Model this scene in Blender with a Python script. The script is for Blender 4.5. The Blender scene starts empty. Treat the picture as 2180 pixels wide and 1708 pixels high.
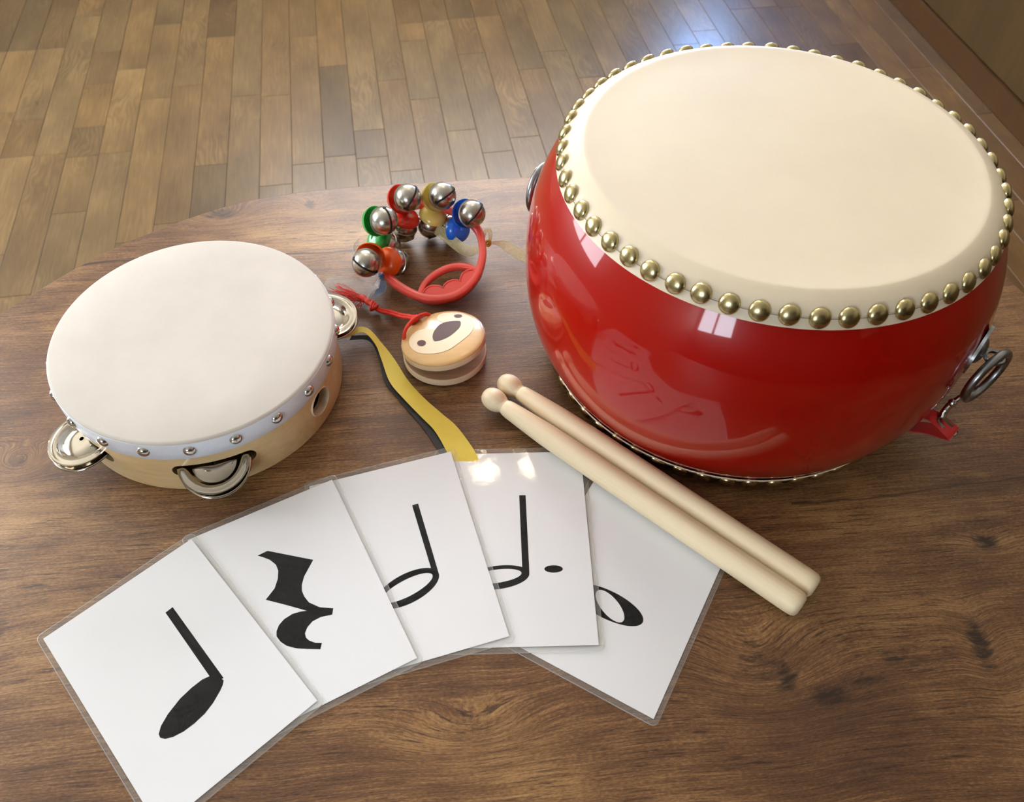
import bpy, math, random
from mathutils import Vector, Matrix
from mathutils.geometry import tessellate_polygon
random.seed(7)
R = math.radians
PI = math.pi
scene = bpy.context.scene
COL = scene.collection

# ------------------------------------------------------------------ camera
cam_d = bpy.data.cameras.new('camera')
cam = bpy.data.objects.new('camera', cam_d)
COL.objects.link(cam)
PITCH, ROLL, FPX, CAMZ = R(51.4235), R(1.4005), 1802.55, 0.51718
fwd = Vector((0, math.cos(PITCH), -math.sin(PITCH)))
rt = Vector((1, 0, 0))
up = rt.cross(fwd)
rr = rt * math.cos(ROLL) + up * math.sin(ROLL)
uu = -rt * math.sin(ROLL) + up * math.cos(ROLL)
cam.matrix_world = Matrix(((rr.x, uu.x, -fwd.x, 0), (rr.y, uu.y, -fwd.y, 0),
                           (rr.z, uu.z, -fwd.z, CAMZ), (0, 0, 0, 1)))
cam_d.sensor_fit = 'HORIZONTAL'
cam_d.sensor_width = 36
cam_d.lens = FPX / 2180 * 36
cam_d.clip_start = 0.01
cam_d.dof.use_dof = True
cam_d.dof.focus_distance = 0.60
cam_d.dof.aperture_fstop = 16
scene.camera = cam

# ------------------------------------------------------------------ world, exposure, light levels
world = bpy.data.worlds.new('world')
scene.world = world
world.use_nodes = True
world.node_tree.nodes['Background'].inputs[0].default_value = (0.80, 0.90, 1.0, 1)
world.node_tree.nodes['Background'].inputs[1].default_value = 0.05
vs = scene.view_settings
vs.view_transform = 'Standard'
vs.look = 'None'
vs.gamma = 1
vs.use_curve_mapping = False
vs.exposure = 0.53
cy = scene.cycles
cy.max_bounces, cy.diffuse_bounces, cy.glossy_bounces, cy.transmission_bounces, cy.transparent_max_bounces = 6, 3, 4, 3, 14
cy.use_adaptive_sampling = True
cy.adaptive_threshold = .05
cy.adaptive_min_samples = 14
cy.caustics_reflective = cy.caustics_refractive = False
WINDOW_LEFT, WINDOW_BACK, WINDOW_FRONT, WINDOW_MID = 9.5, 26.0, 12.5, 10.5
LAMP_WARM = 40.0
SPLIT_Z = 1.75         # ceiling height above the table top
FLOOR_Z = -0.69

# ------------------------------------------------------------------ mesh helpers
class MB:
    def __init__(s):
        s.v, s.f = [], []

    def add(s, verts, faces):
        o = len(s.v)
        s.v += [Vector(p) for p in verts]
        s.f += [tuple(i + o for i in q) for q in faces]
        return s

    def lathe(s, prof, n=48, M=None, cap0=False, cap1=False, closed=False):
        M = M or Matrix()
        vs_, fs = [], []
        rings = []
        for (r, z) in prof:
            if r < 1e-7:
                vs_.append(M @ Vector((0, 0, z)))
                rings.append([len(vs_) - 1])
            else:
                ids = []
                for k in range(n):
                    a = 2 * PI * k / n
                    vs_.append(M @ Vector((r * math.cos(a), r * math.sin(a), z)))
                    ids.append(len(vs_) - 1)
                rings.append(ids)
        pairs = list(zip(rings[:-1], rings[1:]))
        if closed:
            pairs.append((rings[-1], rings[0]))
        for A, B in pairs:
            if len(A) == 1 and len(B) == 1:
                continue
            for k in range(n):
                k2 = (k + 1) % n
                if len(A) == 1:
                    fs.append((A[0], B[k2], B[k]))
                elif len(B) == 1:
                    fs.append((A[k], A[k2], B[0]))
                else:
                    fs.append((A[k], A[k2], B[k2], B[k]))
        if cap0 and len(rings[0]) > 1:
            fs.append(tuple(reversed(rings[0])))
        if cap1 and len(rings[-1]) > 1:
            fs.append(tuple(rings[-1]))
        return s.add(vs_, fs)

    def tube(s, path, r, n=10, closed=False, cap=True, sec=None, upv=None):
        """sweep a round (or given) section along a path; r may be a list"""
        path = [Vector(p) for p in path]
        m = len(path)
        rs = r if isinstance(r, (list, tuple)) else [r] * m
        tang = []
        for i in range(m):
            if closed:
                t = path[(i + 1) % m] - path[i - 1]
            else:
                t = path[min(i + 1, m - 1)] - path[max(i - 1, 0)]
            tang.append(t.normalized())
        if upv is not None:
            nrm = []
            for t in tang:
                u = Vector(upv)
                u = (u - t * u.dot(t)).normalized()
                nrm.append(u)
        else:
            u = Vector((0, 0, 1)) if abs(tang[0].z) < .9 else Vector((1, 0, 0))
            nrm = []
            for t in tang:
                u = (u - t * u.dot(t)).normalized()
                nrm.append(u)
        sec = sec or [(math.cos(2 * PI * k / n), math.sin(2 * PI * k / n)) for k in range(n)]
        n = len(sec)
        vs_, fs = [], []
        for i in range(m):
            b = tang[i].cross(nrm[i])
            for (x, y) in sec:
                vs_.append(path[i] + b * (x * rs[i]) + nrm[i] * (y * rs[i]))
        last = m if closed else m - 1
        for i in range(last):
            j = (i + 1) % m
            for k in range(n):
                k2 = (k + 1) % n
                fs.append((i * n + k, i * n + k2, j * n + k2, j * n + k))
        if cap and not closed:
            fs.append(tuple(reversed(range(n))))
            fs.append(tuple(range((m - 1) * n, m * n)))
        return s.add(vs_, fs)

    def box(s, x0, x1, y0, y1, z0, z1, M=None):
        M = M or Matrix()
        vs_ = [M @ Vector(p) for p in ((x0, y0, z0), (x1, y0, z0), (x1, y1, z0), (x0, y1, z0),
                                       (x0, y0, z1), (x1, y0, z1), (x1, y1, z1), (x0, y1, z1))]
        return s.add(vs_, [(3, 2, 1, 0), (4, 5, 6, 7), (0, 1, 5, 4), (1, 2, 6, 5), (2, 3, 7, 6), (3, 0, 4, 7)])

    def prism(s, outer, z0, z1, holes=(), M=None, fz=None):
        """extrude a 2-D outline (with holes) from z0 to z1"""
        M = M or Matrix()
        loops = [list(outer)] + [list(h) for h in holes]
        flat = [p for l in loops for p in l]
        tri = tessellate_polygon([[Vector((p[0], p[1], 0)) for p in l] for l in loops])
        n = len(flat)
        g = fz or (lambda x, y: 0.0)
        vs_ = [M @ Vector((p[0], p[1], z0 + g(*p))) for p in flat] + [M @ Vector((p[0], p[1], z1 + g(*p))) for p in flat]
        fs = []
        for t in tri:
            a, b, c = [flat[i] for i in t]
            ccw = (b[0] - a[0]) * (c[1] - a[1]) - (b[1] - a[1]) * (c[0] - a[0]) > 0
            t = tuple(t) if ccw else tuple(reversed(t))
            fs.append(tuple(i + n for i in t))
            fs.append(tuple(reversed(t)))
        o = 0
        for li, l in enumerate(loops):
            m = len(l)
            area = sum(l[i][0] * l[(i + 1) % m][1] - l[(i + 1) % m][0] * l[i][1] for i in range(m))
            fwd_ = (area > 0) == (li == 0)
            for i in range(m):
                j = (i + 1) % m
                q = (o + i, o + j, o + j + n, o + i + n)
                fs.append(q if fwd_ else tuple(reversed(q)))
            o += m
        return s.add(vs_, fs)

    def sphere(s, r, c=(0, 0, 0), n=24, m=14, sc=(1, 1, 1)):
        prof = [(r * math.sin(PI * i / m), -r * math.cos(PI * i / m)) for i in range(m + 1)]
        prof[0] = (0, -r)
        prof[-1] = (0, r)
        return s.lathe(prof, n, Matrix.Translation(c) @ Matrix.Diagonal((*sc, 1)))

    def strip(s, left, right, th=0.0003):
        """a ribbon between two edge lines, with thickness"""
        L = [Vector(p) for p in left]
        Rr = [Vector(p) for p in right]
        m = len(L)
        vs_, fs = [], []
        for i in range(m):
            t = (L[min(i + 1, m - 1)] + Rr[min(i + 1, m - 1)] - L[max(i - 1, 0)] - Rr[max(i - 1, 0)]).normalized()
            nn = (Rr[i] - L[i]).cross(t).normalized()
            if nn.length < .5:
                nn = Vector((0, 0, 1))
            h = nn * th * .5
            vs_ += [L[i] - h, Rr[i] - h, Rr[i] + h, L[i] + h]
        for i in range(m - 1):
            a, b = i * 4, i * 4 + 4
            for k in range(4):
                k2 = (k + 1) % 4
                fs.append((a + k, a + k2, b + k2, b + k))
        fs.append((0, 1, 2, 3))
        fs.append(tuple(reversed(((m - 1) * 4, (m - 1) * 4 + 1, (m - 1) * 4 + 2, (m - 1) * 4 + 3))))
        return s.add(vs_, fs)

    def mesh(s, name, smooth=35):
        me = bpy.data.meshes.new(name)
        me.from_pydata(s.v, [], s.f)
        if smooth:
            me.polygons.foreach_set('use_smooth', [True] * len(me.polygons))
            me.set_sharp_from_angle(angle=R(smooth))
        me.update()
        return me

WM = {}
def thing(name, label, cat, loc=(0, 0, 0), rot=None, group=None):
    o = bpy.data.objects.new(name, None)
    COL.objects.link(o)
    o.empty_display_size = .02
    M = Matrix.Translation(loc) @ (rot.to_4x4() if rot else Matrix())
    o.matrix_world = M
    WM[o] = M
    o['label'] = label
    o['category'] = cat
    if group:
        o['group'] = group
    return o

def part(name, mb, mat, parent=None, smooth=35, label=None, world=False, M=None, recalc=True):
    """one mesh object; world=True: the mesh was given in world coordinates"""
    if world and parent is not None:
        inv = WM[parent].inverted()
        mb.v = [inv @ p for p in mb.v]
    me = mb.mesh(name, smooth) if isinstance(mb, MB) else mb
    if recalc and isinstance(mb, MB):
        import bmesh
        bm = bmesh.new()
        bm.from_mesh(me)
        bmesh.ops.recalc_face_normals(bm, faces=bm.faces)
        bm.to_mesh(me)
        bm.free()
    o = bpy.data.objects.new(name, me)
    COL.objects.link(o)
    if mat and not me.materials:
        me.materials.append(mat)
    L = M or Matrix()
    if parent is not None:
        o.parent = parent
        WM[o] = WM[parent] @ L
    else:
        WM[o] = L
    o.matrix_local = L
    if label:
        o['label'] = label
    return o

def copy_part(src, parent, M=None):
    c = src.copy()
    COL.objects.link(c)
    c.parent = parent
    c.matrix_local = M or Matrix()
    WM[c] = WM[parent] @ (M or Matrix())
    return c

def structure(o):
    o['kind'] = 'structure'
    return o

def spline(pts, per=8, closed=False):
    """Catmull-Rom through points (tuples of any dimension)"""
    pts = [Vector(p) for p in pts]
    n = len(pts)
    out = []
    segs = n if closed else n - 1
    for i in range(segs):
        if closed:
            p0, p1, p2, p3 = pts[i - 1], pts[i], pts[(i + 1) % n], pts[(i + 2) % n]
        else:
            p0, p1, p2, p3 = pts[max(i - 1, 0)], pts[i], pts[i + 1], pts[min(i + 2, n - 1)]
        for k in range(per):
            t = k / per
            out.append(.5 * ((2 * p1) + (p2 - p0) * t + (2 * p0 - 5 * p1 + 4 * p2 - p3) * t * t + (3 * p1 - p0 - 3 * p2 + p3) * t ** 3))
    if not closed:
        out.append(pts[-1].copy())
    return out

def axis_matrix(loc, zdir, xdir=None):
    z = Vector(zdir).normalized()
    x = Vector(xdir) if xdir else (Vector((1, 0, 0)) if abs(z.x) < .9 else Vector((0, 1, 0)))
    x = (x - z * x.dot(z)).normalized()
    y = z.cross(x)
    return Matrix(((x.x, y.x, z.x, loc[0]), (x.y, y.y, z.y, loc[1]), (x.z, y.z, z.z, loc[2]), (0, 0, 0, 1)))

# ------------------------------------------------------------------ material helpers
def srgb(r, g, b):
    f = lambda c: (c / 255 / 12.92) if c <= 10 else ((c / 255 + .055) / 1.055) ** 2.4
    return (f(r), f(g), f(b), 1)

class NT:
    def __init__(s, name):
        s.m = bpy.data.materials.new(name)
        s.m.use_nodes = True
        s.t = s.m.node_tree
        s.b = s.t.nodes['Principled BSDF']
        s.out = s.t.nodes['Material Output']

    def n(s, kind, **kw):
        nd = s.t.nodes.new(kind)
        for k, v in kw.items():
            if k.startswith('i_'):
                nd.inputs[k[2:].replace('_', ' ')].default_value = v
            else:
                setattr(nd, k, v)
        return nd

    def l(s, a, b):
        s.t.links.new(a, b)

    def math(s, op, a, b=None, c=None, clamp=False):
        nd = s.t.nodes.new('ShaderNodeMath')
        nd.operation = op
        nd.use_clamp = clamp
        for i, v in enumerate((a, b, c)):
            if v is None:
                continue
            if isinstance(v, (int, float)):
                nd.inputs[i].default_value = v
            else:
                s.l(v, nd.inputs[i])
        return nd.outputs[0]

    def comb(s, x, y, z=0.0):
        nd = s.t.nodes.new('ShaderNodeCombineXYZ')
        for i, v in enumerate((x, y, z)):
            if isinstance(v, (int, float)):
                nd.inputs[i].default_value = v
            else:
                s.l(v, nd.inputs[i])
        return nd.outputs[0]

    def noise(s, vec, scale, detail=3, rough=.55, dist=0.0):
        nd = s.n('ShaderNodeTexNoise')
        nd.inputs['Scale'].default_value = scale
        nd.inputs['Detail'].default_value = detail
        nd.inputs['Roughness'].default_value = rough
        nd.inputs['Distortion'].default_value = dist
        s.l(vec, nd.inputs['Vector'])
        return nd.outputs[0]

    def ramp(s, fac, stops, interp='LINEAR'):
        nd = s.n('ShaderNodeValToRGB')
        nd.color_ramp.interpolation = interp
        el = nd.color_ramp.elements
        while len(el) < len(stops):
            el.new(.5)
        for e, (p, c) in zip(el, stops):
            e.position = p
            e.color = c if len(c) == 4 else (*c, 1)
        s.l(fac, nd.inputs[0])
        return nd.outputs[0]

    def mix(s, fac, a, b, blend='MIX'):
        nd = s.n('ShaderNodeMix', data_type='RGBA', blend_type=blend)
        for sock, v in ((nd.inputs[0], fac), (nd.inputs[6], a), (nd.inputs[7], b)):
            if isinstance(v, (int, float)):
                sock.default_value = v
            elif isinstance(v, tuple):
                sock.default_value = v
            else:
                s.l(v, sock)
        return nd.outputs[2]

    def bump(s, h, strength=.2, dist=.001):
        nd = s.n('ShaderNodeBump')
        nd.inputs['Strength'].default_value = strength
        nd.inputs['Distance'].default_value = dist
        s.l(h, nd.inputs['Height'])
        s.l(nd.outputs[0], s.b.inputs['Normal'])

    def coords(s, kind='Object'):
        return s.n('ShaderNodeTexCoord').outputs[kind]

    def set(s, **kw):
        for k, v in kw.items():
            s.b.inputs[k.replace('_', ' ')].default_value = v
        return s

def plain(name, col, rough=.5, metal=0.0, coat=0.0, coat_rough=.05, var=.0, vscale=60, bump=0.0, bscale=400, **kw):
    t = NT(name)
    t.set(Roughness=rough, Metallic=metal, Coat_Weight=coat, Coat_Roughness=coat_rough, **kw)
    co = t.coords()
    nz = t.noise(co, vscale, 4)
    dark = tuple(c * (1 - var) for c in col[:3]) + (1,)
    lite = tuple(min(1, c * (1 + var * .6)) for c in col[:3]) + (1,)
    t.l(t.mix(nz, dark, lite), t.b.inputs['Base Color'])
    if bump:
        t.bump(t.noise(co, bscale, 3), bump, .0005)
    return t.m

# --- printed melamine wood of the table
def make_table_wood():
    t = NT('table_wood')
    mp = t.n('ShaderNodeMapping')
    mp.inputs['Rotation'].default_value = (0, 0, R(-7))
    t.l(t.coords(), mp.inputs['Vector'])
    sep = t.n('ShaderNodeSeparateXYZ')
    t.l(mp.outputs[0], sep.inputs[0])
    x, y = sep.outputs[0], sep.outputs[1]
    a = R(-7)
    h = y
    dark = None
    knots = [(.160, .206, .026, .022, .024, .55), (.176, .198, .010, .016, .0, .75), (.200, .186, .016, .009, .004, .85), (.222, .197, .016, .006, .002, .7), (.250, .212, .036, .010, .002, .45),
             (-.278, .6295, .020, .012, .030, .75), (-.196, .645, .010, .008, .014, .6),
             (-.3592, .3438, .012, .009, .030, .55), (.3326, .297, .010, .007, .006, .9), (.304, .222, .009, .022, .008, .9),
             (-.330, .215, .018, .030, .004, .5), (.405, .372, .012, .006, .008, .5), (-.02, .16, .03, .012, .018, .35),
             (.33, .15, .03, .02, .008, .35), (-.05, .645, .02, .01, .016, .5)]
    warp = t.noise(mp.outputs[0], 22, 4, .6)
    warp2 = t.math('MULTIPLY_ADD', warp, .9, .55)
    for (kx, ky, rx, ry, A, s_) in knots:
        px = kx * math.cos(a) - ky * math.sin(a)
        py = kx * math.sin(a) + ky * math.cos(a)
        dx = t.math('MULTIPLY', t.math('SUBTRACT', x, px), 1 / rx)
        dy = t.math('MULTIPLY', t.math('SUBTRACT', y, py), 1 / ry)
        d2 = t.math('ADD', t.math('MULTIPLY', dx, dx), t.math('MULTIPLY', dy, dy))
        g = t.math('EXPONENT', t.math('MULTIPLY', d2, -.45))
        h = t.math('MULTIPLY_ADD', g, A, h)
        gd = t.math('MULTIPLY', t.math('EXPONENT', t.math('MULTIPLY', t.math('MULTIPLY', d2, warp2), -1.1)), s_)
        dark = gd if dark is None else t.math('MAXIMUM', dark, gd)
    low = t.noise(t.comb(t.math('MULTIPLY', x, 5.0), t.math('MULTIPLY', y, 11.0)), 1.0, 4, .62)
    h = t.math('ADD', h, t.math('MULTIPLY', t.noise(t.comb(t.math('MULTIPLY', x, 6), t.math('MULTIPLY', y, 7)), 1.0, 2), .014))
    band = t.noise(t.comb(t.math('MULTIPLY', x, 7), t.math('MULTIPLY', h, 120)), 1.0, 3, .6)
    fib = t.noise(t.comb(t.math('MULTIPLY', x, 30), t.math('MULTIPLY', h, 1000)), 1.0, 3, .68)
    v = t.math('MULTIPLY_ADD', band, .30, t.math('MULTIPLY_ADD', low, .86, .06))
    grit = t.noise(t.comb(t.math('MULTIPLY', x, 330), t.math('MULTIPLY', h, 1300)), 1.0, 2, .7)
    v = t.math('ADD', v, t.math('MULTIPLY', t.math('SUBTRACT', fib, .5), .52))
    v = t.math('ADD', v, t.math('MULTIPLY', t.math('SUBTRACT', grit, .5), .46))
    col = t.ramp(v, [(.34, srgb(64, 43, 29)), (.50, srgb(92, 63, 42)), (.62, srgb(116, 82, 53)), (.74, srgb(147, 109, 70)), (.90, srgb(182, 143, 94))])
    # dark fibre flecks
    fl = t.noise(t.comb(t.math('MULTIPLY', x, 34), t.math('MULTIPLY', h, 640)), 1.0, 5, .74, .15)
    patch = t.noise(t.comb(t.math('MULTIPLY', x, 12), t.math('MULTIPLY', y, 22)), 1.0, 3, .6)
    flk = t.math('MULTIPLY', t.ramp(fl, [(.545, (0, 0, 0)), (.595, (1, 1, 1))]), t.ramp(patch, [(.36, (.15, .15, .15)), (.58, (1, 1, 1))]))
    col = t.mix(t.math('MULTIPLY', flk, .80), col, srgb(50, 33, 24))
    blot = t.noise(t.comb(t.math('MULTIPLY', x, 80), t.math('MULTIPLY', h, 260)), 1.0, 5, .7)
    kd = t.ramp(t.math('ADD', dark, t.math('MULTIPLY', t.math('SUBTRACT', blot, .5), 1.9)), [(.34, (0, 0, 0)), (.80, (.80, .80, .80))])
    kd = t.math('MULTIPLY', kd, t.math('MULTIPLY_ADD', fib, 1.2, .62), clamp=True)
    col = t.mix(kd, col, srgb(56, 41, 31))
    # two long splits in the printed wood
    for (ky, x0, x1, kk) in ((.5985, -.46, .02, .0012), (.300, .24, .60, .0008)):
        yy = t.math('ADD', y, t.math('MULTIPLY', t.math('SUBTRACT', low, .5), .030))
        near = t.math('EXPONENT', t.math('MULTIPLY', t.math('POWER', t.math('MULTIPLY', t.math('SUBTRACT', yy, ky), 1 / kk), 2.0), -1.0))
        inx = t.math('MULTIPLY', t.math('GREATER_THAN', x, x0), t.math('LESS_THAN', x, x1))
        col = t.mix(t.math('MULTIPLY', t.math('MULTIPLY', near, inx), t.math('MULTIPLY', patch, 1.5), clamp=True), col, srgb(48, 36, 30))
    t.l(col, t.b.inputs['Base Color'])
    t.l(t.math('MULTIPLY_ADD', fib, .20, .36), t.b.inputs['Roughness'])
    t.b.inputs['Specular IOR Level'].default_value = .34
    t.bump(t.noise(t.comb(t.math('MULTIPLY', x, 50), t.math('MULTIPLY', y, 620)), 1.0, 2, .7), .22, .0006)
    return t.m

def make_floor_wood():
    t = NT('floor_wood')
    oi = t.n('ShaderNodeObjectInfo')
    off = t.comb(t.math('MULTIPLY', oi.outputs['Random'], 37.0), t.math('MULTIPLY', oi.outputs['Random'], 91.0), 0.0)
    va = t.n('ShaderNodeVectorMath', operation='ADD')
    t.l(t.coords(), va.inputs[0])
    t.l(off, va.inputs[1])
    sep = t.n('ShaderNodeSeparateXYZ')
    t.l(va.outputs[0], sep.inputs[0])
    x, y = sep.outputs[0], sep.outputs[1]
    w = t.noise(t.comb(t.math('MULTIPLY', x, 5), t.math('MULTIPLY', y, 16)), 1.0, 2, .5)
    h = t.math('MULTIPLY_ADD', w, .13, y)
    rings = t.math('SINE', t.math('MULTIPLY', h, 520))
    g = t.noise(t.comb(t.math('MULTIPLY', x, 12), t.math('MULTIPLY', y, 190)), 1.0, 4, .65)
    big = t.noise(t.comb(t.math('MULTIPLY', x, 5), t.math('MULTIPLY', y, 9)), 1.0, 3)
    v = t.math('ADD', t.math('MULTIPLY', g, .45), t.math('MULTIPLY_ADD', big, .55, 0.0))
    amp = t.math('MULTIPLY', t.ramp(t.noise(t.comb(t.math('MULTIPLY', x, 3), y), 1.0, 1), [(.45, (.1, .1, .1)), (.62, (1, 1, 1))]), .07)
    v = t.math('MULTIPLY_ADD', rings, amp, v)
    col = t.ramp(v, [(.30, srgb(80, 60, 34)), (.52, srgb(105, 81, 47)), (.72, srgb(130, 103, 63))])
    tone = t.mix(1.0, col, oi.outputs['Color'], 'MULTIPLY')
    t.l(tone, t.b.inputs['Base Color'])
    t.l(t.math('MULTIPLY_ADD', g, .12, .32), t.b.inputs['Roughness'])
    t.b.inputs['Coat Weight'].default_value = .14
    t.b.inputs['Coat Roughness'].default_value = .16
    t.bump(g, .08, .0005)
    return t.m

def light_wood(name, c0, c1, rough=.4, sx=8, sy=160, axis='X', coat=.0, wob=.02):
    t = NT(name)
    sep = t.n('ShaderNodeSeparateXYZ')
    t.l(t.coords(), sep.inputs[0])
    ax = {'X': (0, 1, 2), 'Y': (1, 0, 2), 'Z': (2, 0, 1)}[axis]
    L_, A_, B_ = [sep.outputs[i] for i in ax]
    vec = t.comb(t.math('MULTIPLY', L_, sx), t.math('MULTIPLY', A_, sy), t.math('MULTIPLY', B_, sy))
    g = t.noise(vec, 1.0, 4, .6, wob * 10)
    b = t.noise(t.comb(t.math('MULTIPLY', L_, sx * .4), t.math('MULTIPLY', A_, sy * .15), t.math('MULTIPLY', B_, sy * .15)), 1.0, 2)
    col = t.ramp(t.math('MULTIPLY_ADD', g, .5, t.math('MULTIPLY', b, .5)), [(.3, c0), (.7, c1)])
    t.l(col, t.b.inputs['Base Color'])
    t.set(Roughness=rough, Coat_Weight=coat, Coat_Roughness=.12)
    t.bump(g, .06, .0004)
    return t.m

def make_film(name='laminate_film', haze=.012, bump=.10):
    t = NT(name)
    t.t.nodes.remove(t.b)
    tr = t.n('ShaderNodeBsdfTransparent')
    tr.inputs[0].default_value = (.97, .97, .965, 1)
    gl = t.n('ShaderNodeBsdfGlossy')
    gl.inputs['Roughness'].default_value = .05
    bp = t.n('ShaderNodeBump')
    bp.inputs['Strength'].default_value = bump
    bp.inputs['Distance'].default_value = .0006
    t.l(t.noise(t.coords(), 90, 2), bp.inputs['Height'])
    t.l(bp.outputs[0], gl.inputs['Normal'])
    fr = t.n('ShaderNodeFresnel')
    fr.inputs['IOR'].default_value = 1.30
    mx = t.n('ShaderNodeMixShader')
    geo = t.n('ShaderNodeNewGeometry')      # the film's inner faces do not mirror (no refraction is traced)
    t.l(t.math('MULTIPLY', fr.outputs[0], t.math('SUBTRACT', 1.0, geo.outputs['Backfacing'])), mx.inputs[0])
    t.l(tr.outputs[0], mx.inputs[1])
    t.l(gl.outputs[0], mx.inputs[2])
    hz = t.n('ShaderNodeBsdfDiffuse')
    hz.inputs[0].default_value = (.9, .9, .88, 1)
    m2 = t.n('ShaderNodeMixShader')
    m2.inputs[0].default_value = haze
    t.l(mx.outputs[0], m2.inputs[1])
    t.l(hz.outputs[0], m2.inputs[2])
    t.l(m2.outputs[0], t.out.inputs[0])
    return t.m

def make_sheer(name, col, opacity):
    t = NT(name)
    tr = t.n('ShaderNodeBsdfTransparent')
    t.set(Roughness=.45, Base_Color=col)
    co = t.coords()
    w = t.noise(co, 900, 2)
    fac = t.math('MULTIPLY_ADD', w, .5, opacity - .25, clamp=True)
    mx = t.n('ShaderNodeMixShader')
    t.l(fac, mx.inputs[0])
    t.l(tr.outputs[0], mx.inputs[1])
    t.l(t.b.outputs[0], mx.inputs[2])
    t.l(mx.outputs[0], t.out.inputs[0])
    return t.m

def make_weave(name, col, rough=.6, scale=900):
    t = NT(name)
    co = t.coords()
    sep = t.n('ShaderNodeSeparateXYZ')
    t.l(co, sep.inputs[0])
    a = t.math('SINE', t.math('MULTIPLY', t.math('ADD', sep.outputs[0], sep.outputs[1]), scale * 6))
    b = t.math('SINE', t.math('MULTIPLY', t.math('SUBTRACT', sep.outputs[0], sep.outputs[1]), scale * 6))
    w = t.math('MULTIPLY_ADD', t.math('MULTIPLY', a, b), .5, .5)
    d = tuple(c * .72 for c in col[:3]) + (1,)
    t.l(t.mix(t.math('MULTIPLY_ADD', w, .6, t.math('MULTIPLY', t.noise(co, 120, 2), .4)), d, col), t.b.inputs['Base Color'])
    t.set(Roughness=rough, Sheen_Weight=.2)
    t.bump(w, .3, .0002)
    return t.m

def emitter(name, col, s_):
    t = NT(name)
    t.set(Base_Color=(.0, .0, .0, 1), Emission_Color=col, Emission_Strength=s_, Roughness=1.0)
    return t.m

def make_skin(name, base, spot, rough, grain=900):
    t = NT(name)
    co = t.coords()
    big = t.noise(co, 14, 4, .6)
    fine = t.noise(co, grain, 3, .6)
    col = t.mix(t.ramp(big, [(.35, (0, 0, 0)), (.7, (1, 1, 1))]), base, spot)
    col = t.mix(t.math('MULTIPLY', fine, .16), col, tuple(c * .72 for c in spot[:3]) + (1,))
    t.l(col, t.b.inputs['Base Color'])
    t.set(Roughness=rough)
    t.bump(fine, .10, .0004)
    return t.m

M = {}
M['table'] = make_table_wood()
M['floor'] = make_floor_wood()
M['panel'] = light_wood('wall_panel_wood', srgb(64, 45, 14), srgb(82, 58, 20), .5, 4, 60, 'Z')
M['trim'] = light_wood('baseboard_wood', srgb(68, 42, 11), srgb(82, 52, 15), .45, 3, 80, 'X')
M['plaster'] = plain('cream_plaster', srgb(176, 164, 146), .8, var=.04, vscale=5, bump=.05, bscale=60)
M['ceiling'] = plain('ceiling_white', srgb(226, 218, 204), .9, var=.02, vscale=3)
M['frame_wood'] = light_wood('window_frame_wood', srgb(150, 110, 66), srgb(172, 130, 82), .5, 4, 60, 'Z')
M['glass_left'] = emitter('daylight_pane_left', (.86, .93, 1.0, 1), WINDOW_LEFT)
M['glass_back'] = emitter('daylight_pane_back', (.26, .50, 1.0, 1), WINDOW_BACK)
M['glass_front'] = emitter('daylight_pane_front', (.76, .88, 1.0, 1), WINDOW_FRONT)
M['glass_mid'] = emitter('daylight_pane_middle', (.95, .97, 1.0, 1), WINDOW_MID)
M['lamp'] = emitter('warm_lamp', (1.0, .83, .58, 1), LAMP_WARM)
M['red'] = plain('red_lacquer', srgb(164, 11, 2), .30, coat=.8, coat_rough=.045, var=.06, vscale=9, Specular_IOR_Level=.15)
M['skin'] = make_skin('drum_hide', srgb(236, 220, 192), srgb(230, 213, 186), .46, 700)
M['skin_side'] = make_skin('drum_hide_side', srgb(230, 218, 190), srgb(222, 212, 180), .42, 700)
M['brass'] = plain('aged_brass', srgb(198, 184, 136), .26, 1.0, var=.25, vscale=160)
M['steel'] = plain('dull_steel', srgb(150, 152, 154), .30, 1.0, var=.18, vscale=120)
M['chrome'] = plain('bright_nickel', srgb(205, 203, 198), .13, 1.0, var=.08, vscale=80)
M['bell'] = plain('bell_nickel', srgb(186, 182, 172), .27, 1.0, var=.22, vscale=140, bump=.05, bscale=500)
M['jingle'] = plain('jingle_steel', srgb(182, 174, 160), .10, 1.0, var=.10, vscale=90)
M['black'] = plain('black_gap', srgb(10, 9, 8), .8)
M['tam_skin'] = make_skin('tambourine_hide', srgb(220, 212, 202), srgb(210, 202, 192), .8, 1200)
M['silver'] = plain('silver_paint', srgb(236, 240, 250), .42, .12, var=.12, vscale=900, bump=.18, bscale=1500)
M['tam_wood'] = light_wood('tambourine_maple', srgb(214, 178, 122), srgb(236, 208, 158), .38, 20, 260, 'X', .3)
M['stick'] = light_wood('stick_maple', srgb(230, 208, 168), srgb(240, 222, 188), .42, 6, 700, 'Z', .1, .0)
M['cast_top'] = light_wood('castanet_varnished_wood', srgb(206, 160, 98), srgb(222, 180, 118), .30, 14, 220, 'X', .5)
M['cast_raw'] = light_wood('castanet_pale_wood', srgb(214, 184, 148), srgb(234, 210, 180), .5, 14, 240, 'X')
M['cast_inner_shaded'] = light_wood('castanet_inner_wood_shaded', srgb(166, 130, 98), srgb(196, 162, 128), .55, 14, 240, 'X')  # bare wood tone, with the shade between the shells put into the colour
M['pencil'] = plain('pencil_line', srgb(120, 104, 84), .7)
M['cream'] = plain('cream_print', srgb(236, 214, 178), .45, coat=.1, coat_rough=.2, var=.03)
M['brown'] = plain('dark_brown_print', srgb(80, 40, 34), .55, coat=.0, coat_rough=.12, var=.18, vscale=600)
M['paper'] = plain('white_paper', srgb(240, 240, 243), .7, var=.01)
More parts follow.
